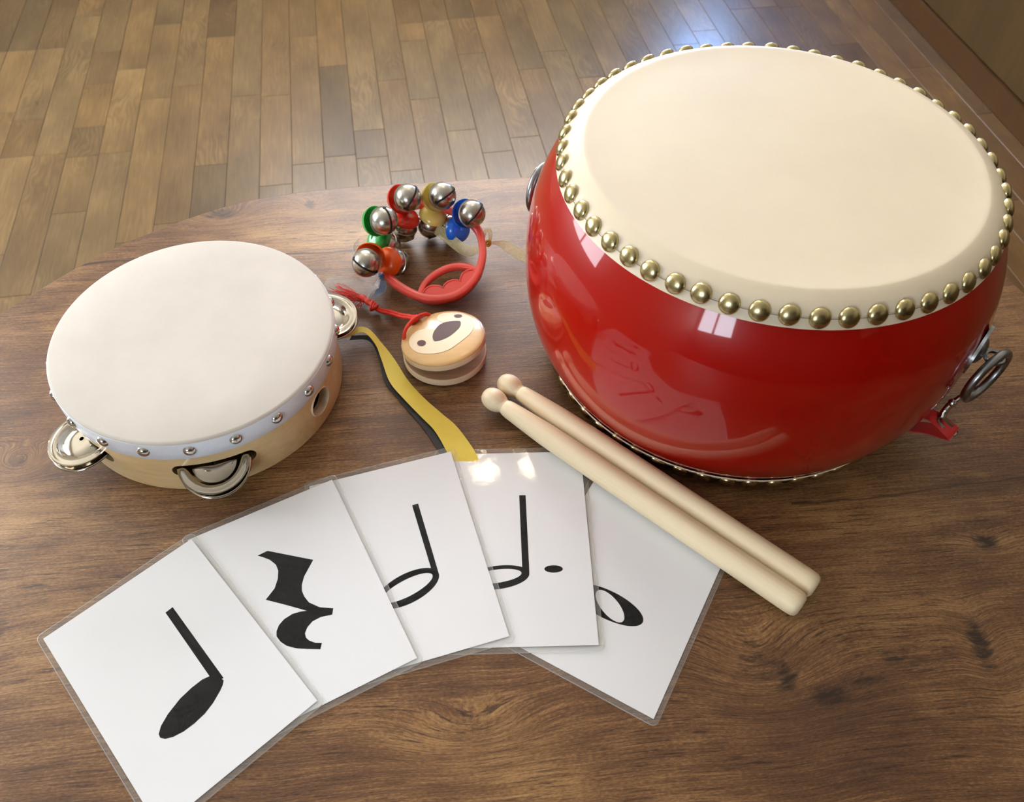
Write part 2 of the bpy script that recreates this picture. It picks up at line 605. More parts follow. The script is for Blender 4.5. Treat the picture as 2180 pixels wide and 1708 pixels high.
M['ink'] = plain('black_ink', srgb(9, 9, 9), .6, var=.3, vscale=200, Specular_IOR_Level=.08)
M['film'] = make_film()
M['film_border'] = make_film('laminate_border', .07, .3)
M['film_edge'] = make_film('laminate_cut_edge', .32, .3)
M['ring_red'] = plain('coral_red_plastic', srgb(244, 86, 74), .30, coat=.4, var=.03, Subsurface_Weight=.08)
M['cup_red'] = plain('red_plastic', srgb(228, 52, 34), .28, coat=.4, var=.03, Subsurface_Weight=.35, Subsurface_Scale=.004, Subsurface_Radius=(1, 1, 1))
M['cup_green'] = plain('green_plastic', srgb(30, 168, 64), .28, coat=.4, var=.03, Subsurface_Weight=.35, Subsurface_Scale=.004, Subsurface_Radius=(1, 1, 1))
M['cup_orange'] = plain('orange_plastic', srgb(236, 92, 18), .28, coat=.4, var=.03, Subsurface_Weight=.35, Subsurface_Scale=.004, Subsurface_Radius=(1, 1, 1))
M['cup_yellow'] = plain('yellow_plastic', srgb(246, 218, 118), .28, coat=.4, var=.03, Subsurface_Weight=.35, Subsurface_Scale=.004, Subsurface_Radius=(1, 1, 1))
M['cup_blue'] = plain('blue_plastic', srgb(20, 108, 226), .28, coat=.4, var=.03, Subsurface_Weight=.35, Subsurface_Scale=.004, Subsurface_Radius=(1, 1, 1))
M['sheer_y'] = make_sheer('sheer_yellow_organza', srgb(240, 230, 168), .38)
M['sheer_w'] = make_sheer('sheer_clear_organza', srgb(206, 212, 212), .17)
M['sheer_b'] = make_sheer('sheer_blue_organza', srgb(120, 160, 196), .62)
M['hem_y'] = make_sheer('sheer_hem_yellow', srgb(240, 232, 186), .70)
M['hem_w'] = make_sheer('sheer_hem_clear', srgb(220, 224, 224), .50)
M['yellow_rib'] = make_weave('yellow_grosgrain', srgb(255, 226, 84), .55)
M['black_rib'] = make_weave('black_grosgrain', srgb(38, 34, 36), .6)
M['cord'] = plain('red_cord', srgb(226, 46, 22), .6, var=.2, vscale=500, bump=.4, bscale=900)
M['web'] = make_weave('red_webbing', srgb(206, 34, 22), .6, 700)
M['floor_base'] = plain('subfloor_dark', srgb(60, 42, 28), .7)

# ------------------------------------------------------------------ the room (u across the planks, v along them)
TU = Vector((.98184, .18970, 0))
TV = Vector((-.18970, .98184, 0))
ROOM = Matrix(((TU.x, TV.x, 0, 0), (TU.y, TV.y, 0, 0), (0, 0, 1, 0), (0, 0, 0, 1)))
U0, U1, V0, V1 = -2.35, 1.562, -2.3, 3.10
ZC = SPLIT_Z
floor_o = structure(part('floor', MB().box(U0, U1, V0, V1, FLOOR_Z - .06, FLOOR_Z - .004), M['floor_base'], None, M=ROOM))
structure(part('ceiling', MB().box(U0, U1, V0, V1, ZC, ZC + .05), M['ceiling'], None, M=ROOM))

def wall(name, a, b, mat, fixed, axis, outward, openings=()):
    """a wall slab with real window openings; a..b runs along the other axis"""
    mb = MB()
    d0, d1 = (fixed, fixed + .08 * outward) if outward > 0 else (fixed + .08 * outward, fixed)
    def slab(p0, p1, z0, z1):
        if axis == 'u':
            mb.box(d0, d1, p0, p1, z0, z1)
        else:
            mb.box(p0, p1, d0, d1, z0, z1)
    cur = a
    for (p0, p1, z0, z1) in sorted(openings):
        slab(cur, p0, FLOOR_Z, ZC)
        slab(p0, p1, FLOOR_Z, z0)
        slab(p0, p1, z1, ZC)
        cur = p1
    slab(cur, b, FLOOR_Z, ZC)
    return structure(part(name, mb, mat, None, 30, M=ROOM))

def window(name, p0, p1, z0, z1, fixed, axis, outward, glass, cols=2):
    mb = MB()
    d0, d1 = sorted((fixed - .01 * outward, fixed + .06 * outward))
    def bar(a0, a1, b0, b1):
        if axis == 'u':
            mb.box(d0, d1, a0, a1, b0, b1)
        else:
            mb.box(a0, a1, d0, d1, b0, b1)
    w_ = .045
    bar(p0, p1, z0, z0 + w_)
    bar(p0, p1, z1 - w_, z1)
    for i in range(cols + 1):
        c = p0 + (p1 - p0) * i / cols
        c = min(max(c, p0 + w_ / 2), p1 - w_ / 2)
        bar(c - w_ / 2, c + w_ / 2, z0 + w_, z1 - w_)
    fr = structure(part(name, mb, M['frame_wood'], None, 30, M=ROOM))
    for i in range(cols):
        a0 = p0 + (p1 - p0) * i / cols + w_ * .6
        a1 = p0 + (p1 - p0) * (i + 1) / cols - w_ * .6
        g = MB()
        e0, e1 = sorted((fixed + .025 * outward, fixed + .031 * outward))
        if axis == 'u':
            g.box(e0, e1, a0, a1, z0 + w_, z1 - w_)
        else:
            g.box(a0, a1, e0, e1, z0 + w_, z1 - w_)
        part('pane', g, glass, fr, 30)
    return fr

LW = (.70, 2.90, .10, 1.45)       # left wall window  (v0 v1 z0 z1)
BW = (1.20, 1.50, -.20, .95)       # back wall window  (u0 u1 z0 z1)
MW = (-.55, 1.00, .40, 1.50)      # wide window in the back wall
FW = (-2.30, -1.15, .50, 1.40)     # front wall window behind the camera
wall('wall_left', V0, V1, M['plaster'], U0, 'u', -1, [LW])
wall('wall_back', U0 - .08, U1 + .08, M['plaster'], V1, 'v', 1, [BW, MW])
wall('wall_front', U0 - .08, U1 + .08, M['panel'], V0, 'v', -1, [FW])
window('window_1', LW[0], LW[1], LW[2], LW[3], U0, 'u', -1, M['glass_left'], 3)
window('window_2', BW[0], BW[1], BW[2], BW[3], V1, 'v', 1, M['glass_back'], 1)
window('window_4', MW[0], MW[1], MW[2], MW[3], V1, 'v', 1, M['glass_mid'], 2)
window('window_3', FW[0], FW[1], FW[2], FW[3], V0, 'v', -1, M['glass_front'], 2)
# right wall: dark wood panels with an upright batten, and its baseboard
wr = structure(part('wall_right', MB().box(U1 + .006, U1 + .09, V0, V1, FLOOR_Z, ZC), M['plaster'], None, 30, M=ROOM))
pv = [-2.3, -1.35, -.40, .55, 1.515, 2.43, V1]
for a0, a1 in zip(pv[:-1], pv[1:]):
    part('panel', MB().box(U1 - .004, U1 + .006, a0 + .020, a1 - .020, FLOOR_Z + .07, .45), M['panel'], wr, 30)
    part('batten', MB().box(U1 - .010, U1 + .006, a1 - .020, a1 + .020, FLOOR_Z + .07, .45), M['trim'], wr, 30)
part('dado_rail', MB().box(U1 - .018, U1 + .006, V0, V1, .45, .49), M['trim'], wr, 30)
structure(part('baseboard_right', MB().box(U1 - .012, U1 + .006, V0, V1, FLOOR_Z, FLOOR_Z + .065), M['trim'], None, 30, M=ROOM))

# --- floor planks
PITCHU, UO = .0742, -.2029
def plank_mesh(w, L, th=.016):
    b = .0007
    mb = MB()
    x0, x1, y0, y1 = 0, L, 0, w
    vs_ = [(x0, y0, -th), (x1, y0, -th), (x1, y1, -th), (x0, y1, -th),
           (x0, y0, -b), (x1, y0, -b), (x1, y1, -b), (x0, y1, -b),
           (x0 + b, y0 + b, 0), (x1 - b, y0 + b, 0), (x1 - b, y1 - b, 0), (x0 + b, y1 - b, 0)]
    fs = [(3, 2, 1, 0)]
    for k in range(4):
        k2 = (k + 1) % 4
        fs.append((k, k2, k2 + 4, k + 4))
        fs.append((k + 4, k2 + 4, k2 + 8, k + 8))
    fs.append((8, 9, 10, 11))
    return mb.add(vs_, fs)

known = {  # row: [(v_cut, tone of the piece that starts there going away from the viewer)]
    1: [(1.739, .66), (2.14, 1.02)], 2: [(1.40, .9), (1.722, .70), (1.834, 1.05), (2.60, .9)], -3: [(1.30, .60), (1.749, .95), (2.336, .62)],
    -13: [(1.9, .95), (2.336, .66)], -12: [(2.1, .98), (2.336, .70)], -11: [(2.0, 1.02), (2.336, .62)], -10: [(2.04, 1.08), (2.336, .66)], -9: [(1.50, 1.14), (1.848, .80), (2.00, 1.0), (2.336, .74)], -8: [(1.845, 1.05), (2.5, .95)],
    -7: [(1.62, 1.0), (1.827, .82), (1.948, 1.03), (2.14, .80), (2.30, .92)], -6: [(1.831, 1.12), (2.2, 1.0)],
    4: [(1.55, .86), (1.95, .92), (2.24, .97), (2.336, .78)], 5: [(1.8, 1.02), (2.341, .84)], 6: [(1.7, .92), (2.15, .90), (2.343, .80)], 7: [(1.75, .96), (2.346, .82)],
    8: [(1.6, .84), (2.05, .78)], 0: [(1.45, .92), (1.72, .95)], -1: [(1.65, 1.0), (2.02, .95)], 3: [(1.66, .90), (2.05, 1.05)], -5: [(1.5, 1.08), (2.05, .98)], -4: [(1.55, .95), (2.1, .98)],
}
rowsU = range(int((U0 - UO) / PITCHU), 24)
plk = 0
stuffmb = MB()
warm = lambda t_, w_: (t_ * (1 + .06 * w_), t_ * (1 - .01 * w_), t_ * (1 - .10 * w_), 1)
for row in rowsU:
    ua = UO + row * PITCHU
    ub = min(ua + PITCHU, U1 - .012)
    if ub - ua < .01:
        continue
    rnd = random.Random(row * 131 + 17)
    cuts = []
    v = V0 - rnd.random() * .3
    kn = known.get(row, [])
    lo = kn[0][0] if kn else 9
    while v < V1:
        if kn and lo - .15 < v:
            break
        cuts.append((v, rnd.uniform(.84, 1.08)))
        v += rnd.uniform(.28, .75)
    for c in kn:
        cuts.append(c)
    v = cuts[-1][0] + rnd.uniform(.3, .6)
    while v < V1:
        cuts.append((v, rnd.uniform(.84, 1.08)))
        v += rnd.uniform(.28, .75)
    if row >= 17:  # weaker light near the right wall is put into these rows' tone
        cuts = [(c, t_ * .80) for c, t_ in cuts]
    for i, (c, tone) in enumerate(cuts):
        e = cuts[i + 1][0] if i + 1 < len(cuts) else V1
        c = max(c, V0)
        e = min(e, V1)
        if e - c < .02:
            continue
        # local x runs along v, local y across (towards -u)
        ML = Matrix(((0, -1, 0, ub - .0003), (1, 0, 0, c), (0, 0, 1, FLOOR_Z), (0, 0, 0, 1)))
        pm = plank_mesh(ub - ua - .0006, e - c - .0006)
        inview = e > 1.05 and c < 2.9 and -1.45 < ua
        if inview and plk < 290:
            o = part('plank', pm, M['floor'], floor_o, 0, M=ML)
            wv = rnd.uniform(-.6, 1.0) + (2.2 if row >= 17 else 0)  # rows by the wall also warmed, part of the same painted dimming
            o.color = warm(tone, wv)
            plk += 1
        else:
            stuffmb.add([ML @ p for p in pm.v], pm.f)
so = part('plank', stuffmb, M['floor'], floor_o, 0)
so['kind'] = 'stuff'
so.color = (.95, .94, .92, 1)

# --- ceiling lamps (seen only as reflections)
def ceiling_lamp(x, y, label, r=.045):
    t = thing('ceiling_lamp', label, 'ceiling lamp', (x, y, ZC - .012))
    t['group'] = 'recessed ceiling lamps'
    part('trim_ring', MB().lathe([(r + .016, .012), (r + .016, .003), (r + .008, 0), (r, .002), (r, .010)], 40, cap0=True), M['ceiling'], t)
    part('lamp_glass', MB().lathe([(0, .004), (r * .6, .0045), (r - .001, .007), (r - .001, .011), (0, .0115)], 40), M['lamp'], t)
ceiling_lamp(-.130, 1.513, 'round recessed warm ceiling lamp, reflected at the upper left of the dotted note card')
ceiling_lamp(.022, 1.536, 'round recessed warm ceiling lamp, reflected above the stem of the dotted note')

# ------------------------------------------------------------------ table
edge_pts = [(.0202, .6995), (-.0929, .6853), (-.1742, .6732), (-.2268, .661), (-.2766, .6413), (-.333, .6039), (-.3766, .5651), (-.432, .493),
            (-.478, .41), (-.505, .31), (-.505, .18), (-.475, .03), (-.40, -.09), (-.28, -.155), (-.10, -.175), (.12, -.15), (.32, -.105), (.44, -.03),
            (.51, .08), (.530, .22), (.515, .36), (.485, .47), (.4492, .5496), (.4426, .5686), (.408, .625), (.36, .680), (.29, .712), (.20, .717), (.11, .709)]
outl = [Vector((p.x, p.y)) for p in spline([(a, b, 0) for a, b in edge_pts], 8, True)]
area = sum(outl[i].x * outl[(i + 1) % len(outl)].y - outl[(i + 1) % len(outl)].x * outl[i].y for i in range(len(outl)))
if area < 0:
    outl.reverse()
def inset(pts, d):
    n = len(pts)
    res = []
    for i in range(n):
        t = (pts[(i + 1) % n] - pts[i - 1]).normalized()
        res.append(pts[i] + Vector((-t.y, t.x)) * d)
    return res
table = thing('table', 'brown wood-grain low-gloss table with rounded corners under all the instruments', 'table', (0, .28, FLOOR_Z))
mb = MB()
prof = [(.0022, 0.0), (.0008, -.0006), (0, -.0020), (0, -.0220), (.0012, -.0240), (.003, -.025)]
n = len(outl)
for k, (d_, z) in enumerate(prof):
    pts = inset(outl, d_)
    mb.v += [Vector((p.x, p.y, z)) for p in pts]
for k in range(len(prof) - 1):
    for i in range(n):
        j = (i + 1) % n
        mb.f.append((k * n + i, (k + 1) * n + i, (k + 1) * n + j, k * n + j))
mb.f.append(tuple(range(n)))
mb.f.append(tuple(reversed(range((len(prof) - 1) * n, len(prof) * n))))
top_o = part('tabletop', mb, M['table'], table, 50, M=Matrix.Translation((0, -.28, -FLOOR_Z)))
for (lx, ly) in ((-.34, .40), (.34, .45), (.36, .02), (-.32, -.02)):
    part('leg', MB().lathe([(0, .0005), (.016, .0005), (.018, .004), (.026, .66), (.026, -FLOOR_Z - .0255), (0, -FLOOR_Z - .0255)], 24,
                           Matrix.Translation((lx, ly - .28, 0))), M['table'], table)

# ------------------------------------------------------------------ drum
DC = Vector((.1741, .4812, .0003))
DH, SH, SR = .1857, .1772, .1459
drum = thing('drum', 'large glossy red barrel drum with cream hide head and brass studs', 'drum', DC)
RE, BU = .1462, .0205
zt, zb = .1715, .0150
pr = []
for i in range(41):
    t_ = -1 + 2 * i / 40
    pr.append((RE + BU * (1 - abs(t_) ** 2.4), (zt + zb) / 2 + t_ * (zt - zb) / 2))
pr = [(.1300, .006), (.1425, .0075)] + pr + [(.1425, DH - .0075), (.1300, DH - .006)]
part('body', MB().lathe(pr, 160), M['red'], drum, 60, label='glossy red lacquered barrel body')
head = [(0, DH), (.06, DH), (.110, DH), (.1285, DH), (.1306, DH + .0002), (.1318, DH), (.1345, DH - .0009), (.1378, DH - .0023), (.1410, DH - .0043), (.1434, DH - .0066), (.1452, DH - .0092),
        (.1466, DH - .0120), (.1476, DH - .0142), (.1484, .1706), (.1478, .1701), (.1468, .1712)]
part('drum_head', MB().lathe(head, 160), M['skin'], drum, 60, label='cream hide head stretched over the top')
part('drum_head', MB().lathe([(r, DH - z) for r, z in head], 160), M['skin'], drum, 60, label='cream hide head on the underside')
stud_me = MB().lathe([(0, -.0030), (.0056, -.0030), (.0064, -.0012), (.0064, -.0002), (.0061, .0008), (.0052, .0018), (.0036, .0026), (.0017, .0030), (0, .0031)], 20).mesh('stud')
stud_me.materials.append(M['brass'])
NS = 54
for lvl in (1, 0):
    for k in range(NS):
        a = R(-84.2) + 2 * PI * k / NS
        el = R(24) * (1 if lvl else -1)
        nrm = Vector((math.cos(a) * math.cos(el), math.sin(a) * math.cos(el), math.sin(el)))
        z = SH if lvl else DH - SH
        jit = random.uniform(-.0006, .0006)
        aa = a + random.uniform(-.004, .004)
        o = part('stud', stud_me, None, drum, recalc=False, M=axis_matrix(((SR - .0006) * math.cos(aa), (SR - .0006) * math.sin(aa), z + jit), nrm))
gl = [(.1464 * math.cos(2 * PI * k / 120), .1464 * math.sin(2 * PI * k / 120), SH + .0002) for k in range(120)]
part('guide_line', MB().tube(gl, .00022, 5, closed=True), M['pencil'], drum)

def drum_handle(ang, zc, lean, roll):
    a = R(ang)
    rad = Vector((math.cos(a), math.sin(a), 0))
    tan = Vector((-math.sin(a), math.cos(a), 0))
    t_ = (zc - (zt + zb) / 2) / ((zt - zb) / 2)
    rb = RE + BU * (1 - abs(t_) ** 2.4)
    # flower-shaped flat plate standing proud of the curved barrel
    pts = []
    for k in range(64):
        th = 2 * PI * k / 64
        rr_ = .0195 + .0020 * math.cos(4 * th)
        pts.append((rr_ * math.cos(th) * .80, rr_ * math.sin(th)))
    PM = Matrix(((tan.x, 0, rad.x, rad.x * (rb + .0004)), (tan.y, 0, rad.y, rad.y * (rb + .0004)), (0, 1, 0, zc), (0, 0, 0, 1)))
    part('handle_plate', MB().prism(pts, -.0015, .0005, M=PM).lathe([(.010, .0), (.0085, .0022), (.0050, .0040), (0, .0046)], 24, PM), M['steel'], drum, 40, label='steel plate of the ring handle')
    e0 = rad * (rb + .0105) + Vector((0, 0, zc))
    eye = [e0 + rad * (.0056 * math.cos(2 * PI * k / 28)) + tan * (.0056 * math.sin(2 * PI * k / 28)) for k in range(28)]
    part('eye_bolt', MB().tube(eye, .0015, 8, closed=True), M['steel'], drum)
    Rr = .0190
    dn = (Vector((0, 0, -1)) * math.cos(lean) + rad * math.sin(lean)).normalized()
    sd = (tan * math.cos(roll) + rad * math.sin(roll)).normalized()
    c0 = e0 + rad * .0022 + dn * (Rr - .002)
    rg = [c0 + dn * (Rr * math.cos(2 * PI * k / 48)) + sd * (Rr * math.sin(2 * PI * k / 48)) for k in range(48)]
    part('ring_handle', MB().tube(rg, .0030, 12, closed=True), M['steel'], drum, label='round steel carrying ring')
    return c0, dn, Rr
rc, rdn, rRr = drum_handle(-38.0, .108, R(1), R(16))
drum_handle(150.0, .100, R(-3), R(0))

# carrying strap with its hook, clipped to the right-hand ring
strap = thing('carrying_strap', 'red webbing strap with steel snap hook clipped to the drum ring', 'strap', (.309, .372, .0005))
hk = [(.3173, .3750, .0780), (.3149, .3749, .0730), (.3107, .3730, .0680), (.3065, .3726, .0600), (.3041, .3713, .0530), (.3030, .3685, .0490)]
part('snap_hook', MB().tube(spline(hk, 6), [.0011] * 6 + [.0014] * 6 + [.0019] * 6 + [.0024] * 7 + [.0026] * 6, 10)
     .sphere(.0031, (.3065, .3723, .0605)), M['chrome'], strap, 60, world=True, label='steel snap hook')
dl = [(.3028, .3690, .0490), (.3066, .3676, .0460), (.3130, .3666, .0410), (.3169, .3651, .0370), (.3152, .3632, .0350), (.3119, .3635, .0350), (.3063, .3684, .0400), (.3025, .3705, .0445)]
part('strap_loop', MB().tube(spline(dl, 6, True), .0013, 10, closed=True), M['chrome'], strap, 60, world=True, label='steel loop holding the webbing')
wl = [(.2930, .3960, .0020), (.2975, .3860, .0200), (.2991, .3762, .0360), (.3083, .3618, .0360), (.3120, .3602, .0325), (.3105, .3640, .0290), (.3020, .3760, .0200), (.2880, .3900, .0040)]
wr_ = [(.3010, .4060, .0020), (.3030, .3930, .0250), (.3035, .3800, .0425), (.3145, .3670, .0425), (.3185, .3672, .0375), (.3165, .3705, .0330), (.3080, .3830, .0230), (.2950, .3980, .0040)]
part('webbing', MB().strip(spline(wl, 6), spline(wr_, 6), .0014), M['web'], strap, 40, world=True, label='red woven webbing')

# ------------------------------------------------------------------ tambourine
TC = Vector((-.2364, .4252, 0))
tam = thing('tambourine', 'round wooden tambourine with cream hide, silver rim band and steel jingles', 'tambourine', TC)
TRO, TRI, TH = .1012, .0935, .0570
slots = [-72.5 + 51.43 * k for k in range(7)]
slots[6] = -131.0
NO_SLOT = 5
HOLE = 1      # the thumb hole takes the place of the second slot
frame_mb = MB().lathe([(TRI, .0), (TRO - .0008, 0), (TRO, .0010), (TRO, TH - .004), (TRI, TH - .004)], 180, closed=True)
fr_me = frame_mb.mesh('frame', 40)
tmp = bpy.data.objects.new('tmp_frame', fr_me)
COL.objects.link(tmp)
cut_objs = []
for k, s_ in enumerate(slots):
    if k == NO_SLOT:
        continue
    a = R(s_)
    Mx = Matrix.Rotation(a, 4, 'Z') @ Matrix(((0, 0, 1, .06), (1, 0, 0, 0), (0, 1, 0, .0235 if k != HOLE else .0235), (0, 0, 0, 1)))
    if k == HOLE:
        pts = [(.0118 * math.cos(2 * PI * i / 40), .0118 * math.sin(2 * PI * i / 40)) for i in range(40)]
    else:
        pts = []
        hw, hr = .0225, .0062
        for i in range(13):
            th = -PI / 2 + PI * i / 12
            pts.append((hw + hr * math.cos(th), hr * math.sin(th)))
        for i in range(13):
            th = PI / 2 + PI * i / 12
            pts.append((-hw + hr * math.cos(th), hr * math.sin(th)))
    cm = MB().prism(pts, 0, .07, M=Mx).mesh('cut', 0)
    co = bpy.data.objects.new('tmp_cut', cm)
    COL.objects.link(co)
    cut_objs.append(co)
    md = tmp.modifiers.new('b', 'BOOLEAN')
    md.operation = 'DIFFERENCE'
    md.object = co
    md.solver = 'EXACT'
bpy.context.view_layer.update()
dg = bpy.context.evaluated_depsgraph_get()
fr_new = bpy.data.meshes.new_from_object(tmp.evaluated_get(dg))
fr_new.polygons.foreach_set('use_smooth', [True] * len(fr_new.polygons))
fr_new.set_sharp_from_angle(angle=R(35))
for o in cut_objs + [tmp]:
    bpy.data.objects.remove(o)
fr_new.materials.clear()
fr_new.materials.append(M['tam_wood'])
part('frame', fr_new, None, tam, recalc=False, label='pale maple hoop with slots')
part('drum_head', MB().lathe([(0, TH + .0003), (.07, TH + .0003), (.1000, TH + .0002), (.1014, TH - .0002), (.1023, TH - .0010), (.1026, TH - .0020), (.1024, TH - .0040), (.0990, TH - .0040)], 160), M['tam_skin'], tam, 60, label='cream hide head')
part('rim_band', MB().lathe([(.1016, TH - .0014), (.1027, TH - .0017), (.1029, TH - .0030), (.1029, TH - .010), (.1027, .0395), (.1021, .0388), (.1013, .0389)], 160), M['silver'], tam, 60, label='silver painted edge of the hide')
tack = MB().lathe([(.0046, -.0006), (.0044, .0004), (.0036, .0016), (.0022, .0024), (0, .0028)], 18).mesh('tack')
tack.materials.append(M['chrome'])
for k in range(21):
    a = R(-95.5 + 360 / 21 * k)
    part('tack', tack, None, tam, recalc=False, M=axis_matrix((.1030 * math.cos(a), .1030 * math.sin(a), .0485), (math.cos(a), math.sin(a), 0)))
def jingle_mesh(up_):
    pr_ = [(.0016, .0046), (.0060, .0048), (.0100, .0046), (.0140, .0036), (.0172, .0018), (.0192, .0006), (.0205, .0003), (.0222, .0007), (.0238, .0008), (.0246, .0003),
           (.0247, -.0003), (.0238, .0003), (.0222, .0002), (.0205, -.0003), (.0190, .0000), (.0170, .0012), (.0138, .0030), (.0100, .0040), (.0060, .0042), (.0016, .0040)]
    m_ = MB().lathe([(r, z * up_) for r, z in pr_], 48, closed=True).mesh('jingle', 60)
    m_.materials.append(M['jingle'])
    return m_
jt, jb = jingle_mesh(-1), jingle_mesh(1)
tilts = {0: (R(13), R(0)), 6: (R(5), R(5)), 2: (R(6), R(3))}
for k, s_ in enumerate(slots):
    if k in (HOLE, 5):
        continue
    a = R(s_)
    tx, ty = tilts.get(k, (R(3), R(1)))
    base = Matrix.Rotation(a, 4, 'Z') @ Matrix.Translation((.0985 + (.0035 if k == 6 else 0), 0, .0245)) @ Matrix.Rotation(tx, 4, 'Y') @ Matrix.Rotation(ty, 4, 'X')
    part('jingle', jt, None, tam, recalc=False, M=base @ Matrix.Translation((0, 0, .0030)))
    part('jingle', jb, None, tam, recalc=False, M=base @ Matrix.Translation((.0008, 0, -.0022)) @ Matrix.Rotation(R(3), 4, 'Y'))
    pin = part('pin', MB().lathe([(0, .004), (.0010, .004), (.0010, .044), (0, .044)], 8), M['steel'], tam, M=Matrix.Rotation(a, 4, 'Z') @ Matrix.Translation((.0975, 0, 0)))
a = R(slots[HOLE])
part('thumb_hole_rim', MB().lathe([(.0119, 0), (.0117, .0005), (.0112, .0006), (.0110, .0003), (.0110, -.0050), (.0119, -.0050)], 40, axis_matrix((TRO * math.cos(a), TRO * math.sin(a), .0235), (math.cos(a), math.sin(a), 0)), closed=True), M['cast_raw'], tam, label='pale round lining of the thumb hole')

# ------------------------------------------------------------------ note cards
PW, PH, MGX, MGY, FTH = .105, .1498, .0034, .0042, .00044
def rounded(x0, x1, y0, y1, r, k=6):
    pts = []
    for cx, cy, a0 in ((x1 - r, y0 + r, -90), (x1 - r, y1 - r, 0), (x0 + r, y1 - r, 90), (x0 + r, y0 + r, 180)):
        for i in range(k + 1):
            a_ = R(a0 + 90 * i / k)
            pts.append((cx + r * math.cos(a_), cy + r * math.sin(a_)))
    return pts
fo = rounded(-MGX, PW + MGX, -MGY, PH + MGY, .004)
fi = rounded(-MGX + .00045, PW + MGX - .00045, -MGY + .00045, PH + MGY - .00045, .0036)
pin_ = [(-.0004, -.0004), (PW + .0004, -.0004), (PW + .0004, PH + .0004), (-.0004, PH + .0004)]
fb = MB().prism(pin_, 0, FTH)
n0 = len(fb.f)
fb.prism(fi, 0, FTH - .00004, [pin_])
n1 = len(fb.f)
nn_ = len(fo)
fb.add([(x, y, .00002) for x, y in fo] + [(x, y, FTH - .0002) for x, y in fo] + [(x, y, FTH) for x, y in fi],
       [(i_, (i_ + 1) % nn_, nn_ + (i_ + 1) % nn_, nn_ + i_) for i_ in range(nn_)] + [(nn_ + i_, nn_ + (i_ + 1) % nn_, 2 * nn_ + (i_ + 1) % nn_, 2 * nn_ + i_) for i_ in range(nn_)])
film_me = fb.mesh('film', 0)
for m_ in ('film', 'film_border', 'film_edge'):
    film_me.materials.append(M[m_])
film_me.polygons.foreach_set('material_index', [0] * n0 + [1] * (n1 - n0) + [2] * (len(fb.f) - n1))
paper_me = MB().prism([(0, 0), (PW, 0), (PW, PH), (0, PH)], .00012, .00028).mesh('paper', 0)
paper_me.materials.append(M['paper'])
def ell(cx, cy, a_, b_, tilt, n=48, sq=0.0):
    pts = []
    for i in range(n):
        th = 2 * PI * i / n
        x, y = a_ * math.cos(th), b_ * math.sin(th)
        pts.append((cx + x * math.cos(R(tilt)) - y * math.sin(R(tilt)), cy + x * math.sin(R(tilt)) + y * math.cos(R(tilt))))
    return pts
def sp2(pts, per=4):
    return [(p.x, p.y) for p in spline([(a_, b_, 0) for a_, b_ in pts], per, True)]
quarter_head = [(69.8, 49.1), (68.0, 47.1), (64.7, 44.9), (57.8, 41.4), (50.9, 39.2), (43.4, 38.3), (36.3, 38.5), (30.3, 39.9), (26.4, 42.0), (24.5, 44.6), (24.9, 47.2), (28.2, 50.5), (34.7, 54.0), (44.6, 57.3), (53.1, 58.5), (60.5, 58.6), (64.8, 57.4), (69.0, 54.0)]
stem_q = [(65.5, 113.3), (70.8, 113.6), (70.6, 50.5), (66, 52), (64.8, 57.3)]
rest = [(38.7, 115.7), (45.8, 116.1), (70.9, 95.1), (61.4, 86.3), (58.0, 81.3), (56.6, 77.2), (56.6, 72.5), (57.9, 67.1), (62.9, 60.7), (70.5, 55.8), (68.3, 52.0), (61.2, 53.9), (55.5, 53.6), (51.2, 51.3), (48.5, 48.2), (48.1, 45.2), (49.2, 42.5), (52.0, 39.3), (55.9, 37.1), (53.5, 33.6), (46.6, 37.5), (40.2, 41.4), (35.5, 45.8), (33.0, 50.1), (31.9, 54.7), (33.0, 58.1), (35.6, 61.2), (39.9, 63.6), (45.8, 64.5), (51.0, 63.6), (54.6, 62.3), (50.4, 66.4), (43.2, 73.3), (33.6, 82.1), (41.3, 87.2), (45.3, 92.8), (47.5, 98.5), (47.5, 103.5), (45.1, 108.7), (41.5, 113.0)]
half_head = ell(50.6, 51.3, 22.6, 10.7, 14)
half_hole = ell(50.2, 51.6, 18.6, 6.0, 14)
half_stem = [(67.3, 112.7), (71.7, 113.0), (72.6, 55.8), (70.5, 51), (68.6, 59)]
dh_head = ell(41.8, 48.7, 21.3, 8.6, 7)
dh_hole = ell(40.6, 49.5, 17.2, 4.9, 7)
dh_stem = [(58.1, 112.7), (62.7, 112.6), (63.0, 51.1), (61, 47), (58.3, 54)]
dot = ell(79.4, 53.9, 6.2, 2.75, -1)
whole = ell(49.6, 53.8, 25.0, 10.0, 0)
whole_hole = ell(51.2, 53.6, 13.2, 6.0, -27)
cards = [  # corner (bottom right of the paper), angle, prints, label, part label
    (-.113236, .175515, 43.9106, [(quarter_head, []), (stem_q, [])], 'laminated white card with a black quarter note, front-most of the fan', 'black quarter note'),
    (-.055457, .203556, 29.1217, [(rest, [])], 'laminated white card with a black quarter rest', 'black quarter rest'),
    (.001938, .219267, 18.0972, [(half_head, [half_hole]), (half_stem, [])], 'laminated white card with a half note and no dot', 'black half note'),
    (.058822, .214901, 2.6367, [(dh_head, [dh_hole]), (dh_stem, []), (dot, [])], 'laminated white card with a dotted half note, one corner under a drumstick', 'black dotted half note'),
    (.089981, .169806, -27.8286, [(whole, [whole_hole])], 'laminated white card with a whole note, lowest of the fan under the drumsticks', 'black whole note')]
